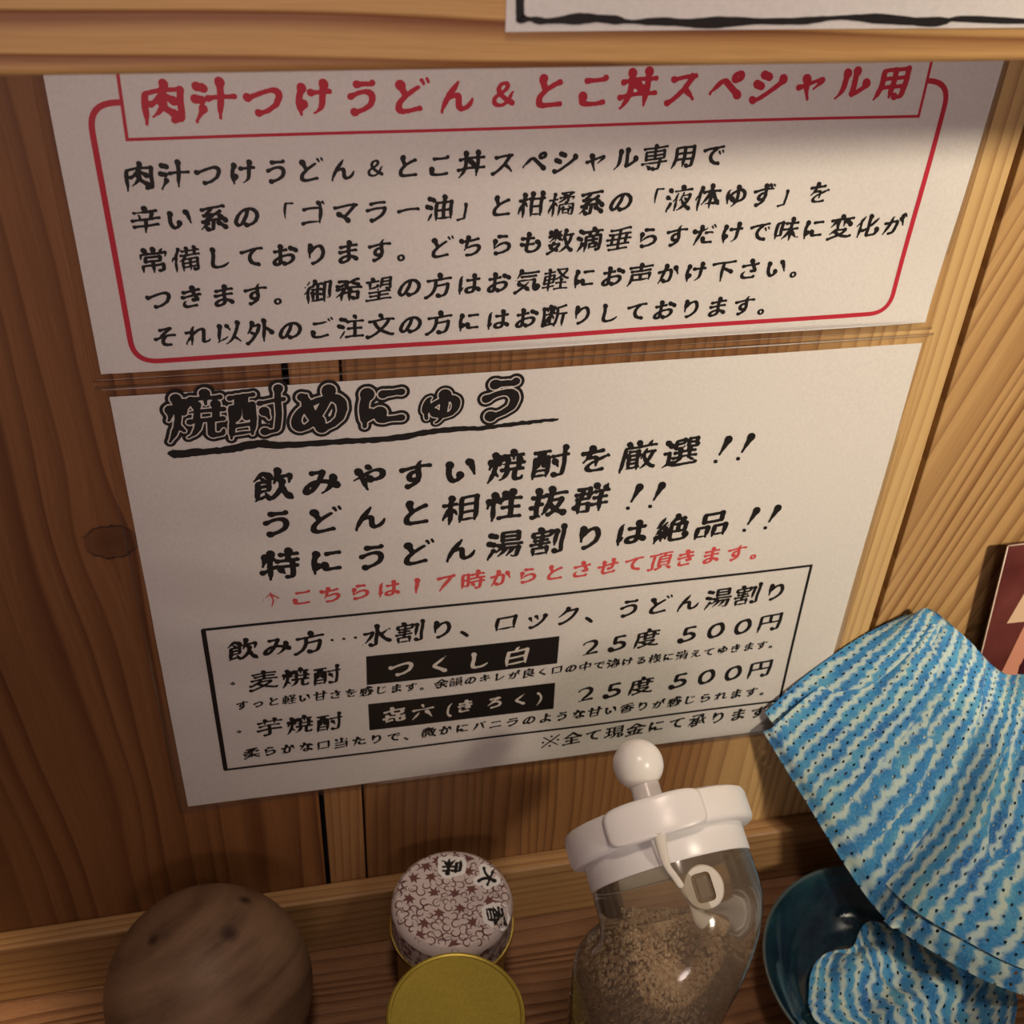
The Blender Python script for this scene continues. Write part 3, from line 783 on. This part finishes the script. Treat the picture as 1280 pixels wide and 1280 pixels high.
def sweep(name, path, mat, parent, seg=72, cap_end=True, cap_start=False, shrink=0.0, zmax=None, **k):
    vs, fs = [], []
    for p, t_, r in path:
        s = RTV-t_*RTV.dot(t_); s.normalize(); f = t_.cross(s)
        for i in range(seg):
            a = 2*math.pi*i/seg; vs.append(p+s*math.cos(a)*(r-shrink)+f*math.sin(a)*(r-shrink))
    for j in range(len(path)-1):
        for i in range(seg): fs.append((j*seg+i, (j+1)*seg+i, (j+1)*seg+(i+1) % seg, j*seg+(i+1) % seg))
    if cap_end: fs.append(tuple((len(path)-1)*seg+i for i in range(seg)))
    if cap_start: fs.append(tuple(range(seg))[::-1])
    return rel(link(name, pmesh(name, vs, fs), mat, parent, smooth=True, **k))
sweep('glass_body', path, M_glass, jar)
lathe('collar', [(28.6, -15.2), (30.0, -15.2), (30.4, -14.6), (30.4, -4), (28.6, -4)], K, M_cap, jar, axis=AXV, seg=96)
lathe('lid', [(0, -5.6), (33.6, -5.6), (34.6, -5.0), (35.2, -3.6), (35.2, 4.6), (34.6, 6.2), (33.0, 7.0), (0, 7.6)], K, M_cap, jar, axis=AXV, seg=96)
kb = 25.8; R_ = 9.7
ng = [(6.6, 6.9), (5.9, 9), (5.6, 14), (5.6, kb-8.3)]
sph = [(R_*math.sin(a), kb-R_*math.cos(a)) for a in [math.pi*i/24 for i in range(4, 24)]]+[(0, kb+R_)]
lathe('knob', ng+sph, K, M_cap, jar, axis=AXV, seg=64)
# clasp pad wrapped round the front of the lid
vs, fs = [], []; nu, nv = 36, 12; w2, h2, cr = 18.8, 6.9, 6.6
def padpt(u, v, R):
    # superellipse outline in (arc, height)
    a, h = u*w2, v*h2
    L = max(abs(u), abs(v))
    th = math.atan2(v, u); 
    if L > 0:
        n = 5.0
        A, Hh = math.cos(th), math.sin(th)
        # rounded rectangle radius along the direction
        s = (abs(u)**n+abs(v)**n)**(1/n)
        a, h = u*w2*L/s, v*h2*L/s
    ang = (a-PADO)/R
    return K+AXV*(h+.4)+(FRV*math.cos(ang)+RTV*RSGN*math.sin(ang))*R
PADO = 0.0
RSGN = 1 if RTV.x > 0 else -1
lay = [(34.6, 1.0), (37.2, 1.0), (37.9, .955), (38.1, .90)]
rings = []
N = 72
def sq(i, k):
    t_ = 2*math.pi*i/N; c, s = math.cos(t_), math.sin(t_); m = max(abs(c), abs(s)); return c/m*k, s/m*k
for R, k in lay:
    ring = []
    for i in range(N): u, v = sq(i, k); ring.append(len(vs)); vs.append(padpt(u, v, R))
    rings.append(ring)
for k in (.7, .45, .2):
    ring = []
    for i in range(N): u, v = sq(i, k); ring.append(len(vs)); vs.append(padpt(u, v, 38.15))
    rings.append(ring)
for a, b in zip(rings, rings[1:]):
    for i in range(N): fs.append((a[i], a[(i+1) % N], b[(i+1) % N], b[i]))
fs.append(tuple(rings[-1]))
me = pmesh('clasp_pad', vs, fs); bm = bmesh.new(); bm.from_mesh(me); bmesh.ops.recalc_face_normals(bm, faces=bm.faces); bm.to_mesh(me); bm.free()
rel(link('clasp_pad', me, M_cap, jar, smooth=True))
sp = smooth_path([K-AXV*5.2+FRV*37.0-CNV*.6]+[tuple(p) for p in STRAP[1:]], 5); nn = len(sp)
rad = [2.4-1.2*min(1, i/6) if i < 8 else 1.2+max(0, (i-17))*.17 for i in range(nn)]
rad = [min(2.9, r) for r in rad]
tube('strap', [p+CNV*.6 for p in sp], rad, M_strap, jar, seg=12, flat=.55, nrm=CNV)
rc = Vector(RING)+CNV*.5
# ring with a rectangular clear plug
ux = (RTV*RSGN-CNV*(RTV*RSGN).dot(CNV)).normalized(); uy = CNV.cross(ux); uy = uy if uy.z > 0 else -uy
vs, fs = [], []; N = 40
for ro, ri, h in ((6.9, None, -1.0), (7.3, None, .2), (6.8, None, 1.4), (None, 1.0, 1.4), (None, .97, -1.0)):
    for i in range(N):
        a = 2*math.pi*i/N; c, s = math.cos(a), math.sin(a)
        if ro: p = rc+ux*c*ro*.96+uy*s*ro*1.04+CNV*h
        else:
            m = (abs(c/3.4)**6+abs(s/4.9)**6)**(-1/6); p = rc+ux*c*m*ri+uy*s*m*ri+CNV*h
        vs.append(p)
for j in range(4):
    for i in range(N): fs.append((j*N+i, j*N+(i+1) % N, (j+1)*N+(i+1) % N, (j+1)*N+i))
for i in range(N): fs.append((4*N+i, 4*N+(i+1) % N, (i+1) % N, i))
me = pmesh('ring_tab', vs, fs); bm = bmesh.new(); bm.from_mesh(me); bmesh.ops.recalc_face_normals(bm, faces=bm.faces); bm.to_mesh(me); bm.free()
ring_ob = rel(link('ring_tab', me, M_strap, jar, smooth=True)); me.set_sharp_from_angle(angle=.7)
M_plug = plain('grey_clear_plug', (.26,.21,.16), .35, spec=.4)
bm = bmesh.new(); bmesh.ops.create_cube(bm, size=1)
for v in bm.verts:
    q = v.co.copy(); v.co = S(*(rc+ux*q.x*6.0+uy*q.y*9.2+CNV*(q.z*2.6-.9)))
bmesh.ops.bevel(bm, geom=list(bm.edges), offset=.0012, segments=2, affect='EDGES')
pl = bm_obj('plug', bm, M_plug, None, label='grey clear rectangular plug in the ring'); pl.parent = ring_ob; pl.matrix_parent_inverse = Matrix.Translation(jar.location).inverted() @ Matrix.Translation(jar.location)

# sesame seeds: a packed core with loose seeds all over it
M_seed = NT('roasted_sesame'); t = M_seed; x, y, z, _ = t.co()
nz = t.noise(t.xyz(x, y, z), .55, 2); n2 = t.noise(t.xyz(x, y, z), .06, 2)
t.l(t.mix(t.ramp(n2, [(.35, (0,0,0)), (.65, (.5,.5,.5))]), t.ramp(nz, [(.3, (.44,.27,.15)), (.5, (.66,.47,.29)), (.7, (.78,.62,.43))]), (.50,.32,.18)), t.b.inputs['Base Color'])
t.b.inputs['Roughness'].default_value = .55; M_seed = M_seed.m
rr = random.Random(31); SB = Vector((base.x, base.y, 0)); ztopf = lambda x, y: -184.0+.10*(x-SB.x)+.05*(y-SB.y)+2*math.sin(x*.2)+1.5*math.sin(y*.25)
bm = bmesh.new(); ico = bmesh.new(); bmesh.ops.create_icosphere(ico, subdivisions=1, radius=1)
iv = [v.co.copy() for v in ico.verts]; ifs = [tuple(v.index for v in f.verts) for f in ico.faces]; ico.free()
vs, fs = [], []
def seed(c, s=1.0):
    from mathutils import Euler
    m = Euler((rr.random()*6, rr.random()*6, rr.random()*6)).to_matrix(); b = len(vs)
    for v in iv:
        p = m @ Vector((v.x*1.65*s, v.y*1.05*s, v.z*.6*s)); vs.append(c+p)
    fs.extend(tuple(b+i for i in f) for f in ifs)
def jarpt(d, a, inset):
    """point just inside the glass: d = fraction along the swept axis, a = angle round it"""
    f = d*(len(path)-1); i = min(int(f), len(path)-2); k = f-i
    p = path[i][0].lerp(path[i+1][0], k); t_ = path[i][1].lerp(path[i+1][1], k).normalized(); r = path[i][2]*(1-k)+path[i+1][2]*k-inset
    s = (RTV-t_*RTV.dot(t_)).normalized(); f_ = t_.cross(s)
    return p+s*math.cos(a)*r+f_*math.sin(a)*r
N = 40; b0 = 0
nd = 16; d0 = 5/(len(path)-1)
for j in range(nd):
    for i in range(N):
        q = jarpt(d0+(.985-d0)*j/(nd-1), 2*math.pi*i/N, 2.6); q.z = min(q.z, ztopf(q.x, q.y)-2.0); vs.append(q)
for j in range(nd-1):
    for i in range(N): fs.append((j*N+i, j*N+(i+1) % N, (j+1)*N+(i+1) % N, (j+1)*N+i))
fs.append(tuple(range(N))); fs.append(tuple((nd-1)*N+i for i in range(N)))
k = 0
while k < 5200:
    q = jarpt(d0*.8+(.72-d0*.8)*rr.random(), rr.random()*6.283, 1.2+rr.random()*1.5)
    if q.z < ztopf(q.x, q.y): seed(q)
    k += 1
for _ in range(1500):
    a = rr.random()*6.283; r = math.sqrt(rr.random())*26.5; c_ = c0.lerp(end, .85); x, y = c_.x+r*math.cos(a), c_.y+r*math.sin(a); seed(Vector((x, y, ztopf(x, y)-1.2+rr.random()*1.6)))
rel(link('sesame_seeds', pmesh('sesame_seeds', vs, fs), M_seed, None, label='roasted tan sesame seeds filling the clear jar', cat='seeds', kind='stuff', smooth=False))

# ---------------------------------------------------------------- blue bowl
M_bowl = NT('teal_blue_glaze'); t = M_bowl; x, y, z, _ = t.co()
nb_ = t.noise(t.xyz(x, y, z), .05, 4, .6); n3 = t.noise(t.xyz(x, y, z), .4, 3)
c = t.ramp(nb_, [(.32, (.004,.010,.020)), (.5, (.007,.022,.031)), (.68, (.012,.042,.050))]); c = t.mix(t.ramp(n3, [(.4, (0,0,0)), (.75, (.4,.4,.4))]), c, (.012,.022,.045))
c = t.mix(t.ramp(t.math('ADD', t.math('DIVIDE', z, 10.0), 29.0), [(.30, (0,0,0)), (.46, (.75,.75,.75))]), c, (.085,.10,.095))
t.l(c, t.b.inputs['Base Color']); t.b.inputs['Roughness'].default_value = .14; t.b.inputs['Coat Weight'].default_value = .4
M_bowl = M_bowl.m
BX, BY = 312.2, -88.6
lathe('blue_bowl', [(0, 3.0), (24, 3.0), (25, 0), (28, 0), (28.5, 3.5), (40, 8), (52, 19), (57.6, 32), (58.4, 33.6), (58.2, 34.6), (57.4, 34.8), (56.6, 34.0), (54.5, 29), (48, 19), (42.5, 13.8), (41.5, 13.2), (38.5, 9.5), (30, 6.6), (0, 6.0)], (BX, BY, -320.4), M_bowl, seg=96, label='dark teal glazed bowl under the striped cloth', cat='bowl')

# ---------------------------------------------------------------- striped cloth
def cloth_mat():
    t = NT('blue_white_printed_cloth'); uv = t.new('ShaderNodeUVMap'); uv.uv_map = 'UVMap'; sp_ = t.new('ShaderNodeSeparateXYZ'); t.l(uv.outputs[0], sp_.inputs[0])
    u, v = sp_.outputs[0], sp_.outputs[1]       # u across the stripes, v along them, both in mm
    lo = t.noise(t.xyz(t.math('MULTIPLY', u, .03), t.math('MULTIPLY', v, .060), 0.0), 1, 2)
    zig = t.math('PINGPONG', t.math('MULTIPLY', v, .17), .5)
    w1 = t.math('MULTIPLY', t.math('SUBTRACT', lo, .5), 9.0)
    rag = t.noise(t.xyz(t.math('MULTIPLY', u, .55), t.math('MULTIPLY', v, .55), 3.0), 1, 3)
    uu = t.math('ADD', t.math('ADD', t.math('ADD', u, w1), t.math('MULTIPLY', zig, 2.4)), t.math('MULTIPLY', t.math('SUBTRACT', rag, .5), 2.6))
    fr = t.math('FRACT', t.math('DIVIDE', uu, 7.4))
    blue = t.noise(t.xyz(t.math('MULTIPLY', u, .09), t.math('MULTIPLY', v, .05), 5.0), 1, 3)
    cb = t.ramp(blue, [(.3, (.015,.13,.38)), (.5, (.035,.23,.50)), (.7, (.10,.36,.52))])
    cw = t.ramp(blue, [(.3, (.46,.60,.62)), (.7, (.56,.64,.52))])
    m = t.ramp(fr, [(.0, (0,0,0)), (.10, (.4,.4,.4)), (.20, (1,1,1)), (.38, (1,1,1)), (.50, (.35,.35,.35)), (.60, (0,0,0)), (1.0, (0,0,0))])
    c = t.mix(m, cb, cw)
    sl = t.ramp(t.noise(t.xyz(t.math('MULTIPLY', u, 1.4), t.math('MULTIPLY', v, .9), 9.0), 1, 2), [(.45, (0,0,0)), (.7, (1,1,1))])
    c = t.mix(t.math('MULTIPLY', sl, .28), c, (.30,.52,.62))
    # rows of small slits, staggered
    ru = t.math('DIVIDE', u, 4.3); row = t.math('FLOOR', ru); fu = t.math('SUBTRACT', t.math('FRACT', ru), .5)
    sv = t.math('ADD', t.math('DIVIDE', v, 5.2), t.math('MULTIPLY', row, .5)); fv = t.math('SUBTRACT', t.math('FRACT', sv), .5)
    d = t.math('SQRT', t.math('ADD', t.math('POWER', t.math('MULTIPLY', fu, 4.3/.50), 2.0), t.math('POWER', t.math('MULTIPLY', fv, 5.2/.85), 2.0)))
    hole = t.math('LESS_THAN', t.math('ADD', d, t.math('MULTIPLY', t.math('SUBTRACT', rag, .5), 2.2)), .80)
    fuzz = t.noise(t.xyz(u, v, 0.0), 1.6, 3)
    t.l(c, t.b.inputs['Base Color']); t.b.inputs['Roughness'].default_value = .8; t.b.inputs['Specular IOR Level'].default_value = .2
    t.b.inputs['Sheen Weight'].default_value = .15
    dm = t.ramp(d, [(.8, (0,0,0)), (2.2, (1,1,1))])
    t.bump(t.math('ADD', t.math('MULTIPLY', fuzz, .5), dm), .0005)
    tr = t.new('ShaderNodeBsdfTransparent'); mx = t.new('ShaderNodeMixShader'); t.l(hole, mx.inputs[0]); t.l(t.b.outputs[0], mx.inputs[1]); t.l(tr.outputs[0], mx.inputs[2]); t.l(mx.outputs[0], t.out.inputs[0])
    return t.m
M_cloth = cloth_mat()
M_under = plain('deep_blue_cloth_fold', (.03,.13,.36), .85)
cl = empty('striped_cloth', (345, -70, -314), 'folded blue and white wavy striped perforated cloth heaped over the bowl', 'cloth')
def cr1(P, u):
    n = len(P)-1; f = min(u*n, n-1e-6); i = int(f); t_ = f-i
    a = P[i-1] if i > 0 else P[0]*2-P[1]; b, c = P[i], P[i+1]; d = P[i+2] if i+2 <= n else P[n]*2-P[n-1]
    return .5*((2*b)+(c-a)*t_+(2*a-5*b+4*c-d)*t_*t_+(3*b-3*c+d-a)*t_**3)
CG = [[Vector(p) for p in row] for row in (CL_L, CL_M, CL_U, CL_V)]
def cloth_patch(name, NU, NV, fn, mat, uvf, **k):
    vs, fs, uvs = [], [], []
    for j in range(NV+1):
        for i in range(NU+1): vs.append(fn(i/NU, j/NV)); uvs.append(uvf(i/NU, j/NV))
    for j in range(NV):
        for i in range(NU): a = j*(NU+1)+i; fs.append((a, a+1, a+NU+2, a+NU+1))
    me = pmesh(name, vs, fs); ul = me.uv_layers.new(name='UVMap')
    for lp in me.loops: ul.data[lp.index].uv = uvs[lp.vertex_index]
    return rel(link(name, me, mat, cl, smooth=True, **k))
def surf(s, t_):
    p = cr1([cr1(row, s) for row in CG], t_)
    return p
def front(s, t_):
    p = surf(s, t_); e = .004
    n = (surf(min(1, s+e), t_)-surf(max(0, s-e), t_)).cross(surf(s, min(1, t_+e))-surf(s, max(0, t_-e)))
    n = n.normalized() if n.length > 1e-9 else Vector((0,-1,0))
    if n.y > 0: n = -n
    fold = math.sin(s*34+2.2*t_)*1.0*t_**1.2*(1-abs(2*s-.8)*.3)+math.sin(s*13-3*t_+1)*1.6*math.sin(math.pi*min(1, t_+.15))+1.1*math.sin(s*71+5*t_)*t_**2
    curl = -2.2*math.exp(-(t_/.035)**2)
    return p+n*(fold+curl)
cloth_patch('front_layer', 150, 100, front, M_cloth, lambda s, t_: (s*(148+8*t_), t_*128))
# layers folded behind, peeping out at the upper left and below the lower edge
def back(off, ds, dt):
    def f(s, t_):
        p = surf(min(1, max(0, s*.98+ds)), min(1, max(0, t_*1.0+dt))); q = p+Vector((0, 0, 0)); k = 1-.6*s
        return q+Vector((off[0]*k, off[1], off[2]*k))+Vector((0, 1.0*math.sin(s*25+t_*4), 0))
    return f
cloth_patch('back_layer', 70, 50, back((-3.0, 4.0, 6.0), .0, .06), M_cloth, lambda s, t_: (s*140+5, t_*120+30))
# lower fold lying crumpled in the bowl
def lower(s, t_):
    a = s*2-1; b = t_*2-1
    wob = 1+.07*math.sin(5*math.atan2(b, a)+1)+.04*math.sin(9*math.atan2(b, a))
    x = 324+wob*45*a*math.sqrt(1-b*b/2); y = -98+wob*43*b*math.sqrt(1-a*a/2)
    r = math.hypot((x-BX)/52, (y-BY)/52)
    h = 10+7*math.exp(-((x-340)/20)**2)+3.2*math.sin(x*.16+y*.05)+2.6*math.sin(y*.21-x*.09+1)+1.2*math.sin(x*.42+y*.3)
    edge = max(0, max(abs(a), abs(b))-.75)/.25
    h -= 5*edge**2
    # stay above the bowl's inner wall
    rr_ = math.hypot(x-BX, y-BY)
    fl = 8.0 if rr_ < 34 else 8+(rr_-34)*.75 if rr_ < 42 else 14.5+(rr_-42)*1.35
    h = max(h, min(fl, 36.5)+1.0)
    return Vector((x, y, -320.4+h))
cloth_patch('lower_fold', 90, 80, lower, M_cloth, lambda s, t_: (s*98+7*math.sin(t_*3+s*2), t_*84))

# ---------------------------------------------------------------- printed card on the ledge
cd = empty('printed_card', (392, -6, -279.2), 'maroon printed card with pale shapes standing behind the striped cloth', 'card')
M_card = NT('maroon_card_print'); t = M_card; x, y, z, _ = t.co()
nc = t.noise(t.xyz(x, y, z), .05, 4); t.l(t.ramp(nc, [(.3, (.10,.022,.020)), (.7, (.17,.045,.038))]), t.b.inputs['Base Color']); t.b.inputs['Roughness'].default_value = .18
M_card = M_card.m
A = Vector((CARD[0][0], -7.5, CARD[0][1])); dn = Vector((CARD[1][0]-CARD[0][0], -1.2, CARD[1][1]-CARD[0][1])).normalized(); rt_ = Vector((1, 0, .02)).normalized()
Hc = (A.z+278.6)/abs(dn.z)
def cardpt(a, b, l): return A+rt_*a+dn*b+Vector((0, -l, 0))
vs = [cardpt(0, 0, 0), cardpt(58, 0, 0), cardpt(58, Hc, 0), cardpt(0, Hc, 0)]; vs += [v+Vector((0, 1.1, 0)) for v in vs]
part('card_sheet', vs, [(0,3,2,1), (4,5,6,7), (0,1,5,4), (1,2,6,5), (2,3,7,6), (3,0,4,7)], M_card, cd)
tube('edge_line', [cardpt(-.2, 0, .1), cardpt(-.2, Hc*.5, .1), cardpt(-.2, Hc-.5, .1)], .35, plain('clear_card_edge', (.75,.60,.48), .2), cd, nrm=(0,-1,0), seg=6)
tube('edge_line', [cardpt(0, -.2, .1), cardpt(29, -.2, .1), cardpt(58, -.2, .1)], .35, bpy.data.materials['clear_card_edge'], cd, nrm=(0,-1,0), seg=6)
M_pale = plain('pale_peach_print', (.78,.52,.34), .25); M_pink = plain('pink_print', (.70,.30,.20), .25); M_plum = plain('plum_print', (.06,.012,.02), .25)
def flatshape(pts, mat, l):
    # pts given as wall x,z; turned into card coordinates
    vs = []
    for x, z in pts:
        b = (A.z-z)/abs(dn.z); p = A+dn*b; vs.append(Vector((x, p.y-l, z)))
    part('printed_shape', vs, [tuple(range(len(vs)))], mat, cd)
flatshape([(377.8, -148.2), (412, -148.6), (401, -108), (382, -108)][0:1]+[(376+9, -108), (404, -108), (413, -148.9)], M_pale, .15)
flatshape([(388, -148.4), (384.6, -191.5), (396.5, -193), (394, -178), (396.5, -166), (403, -160), (403, -148.8)], M_pink, .18)
flatshape([(401+6.5*math.cos(a), -176+13*math.sin(a)) for a in [i*2*math.pi/24 for i in range(24)]], M_plum, .25)

# the font carrier was only a tool: take it out of the scene
bpy.data.objects.remove(_fo, do_unlink=True)
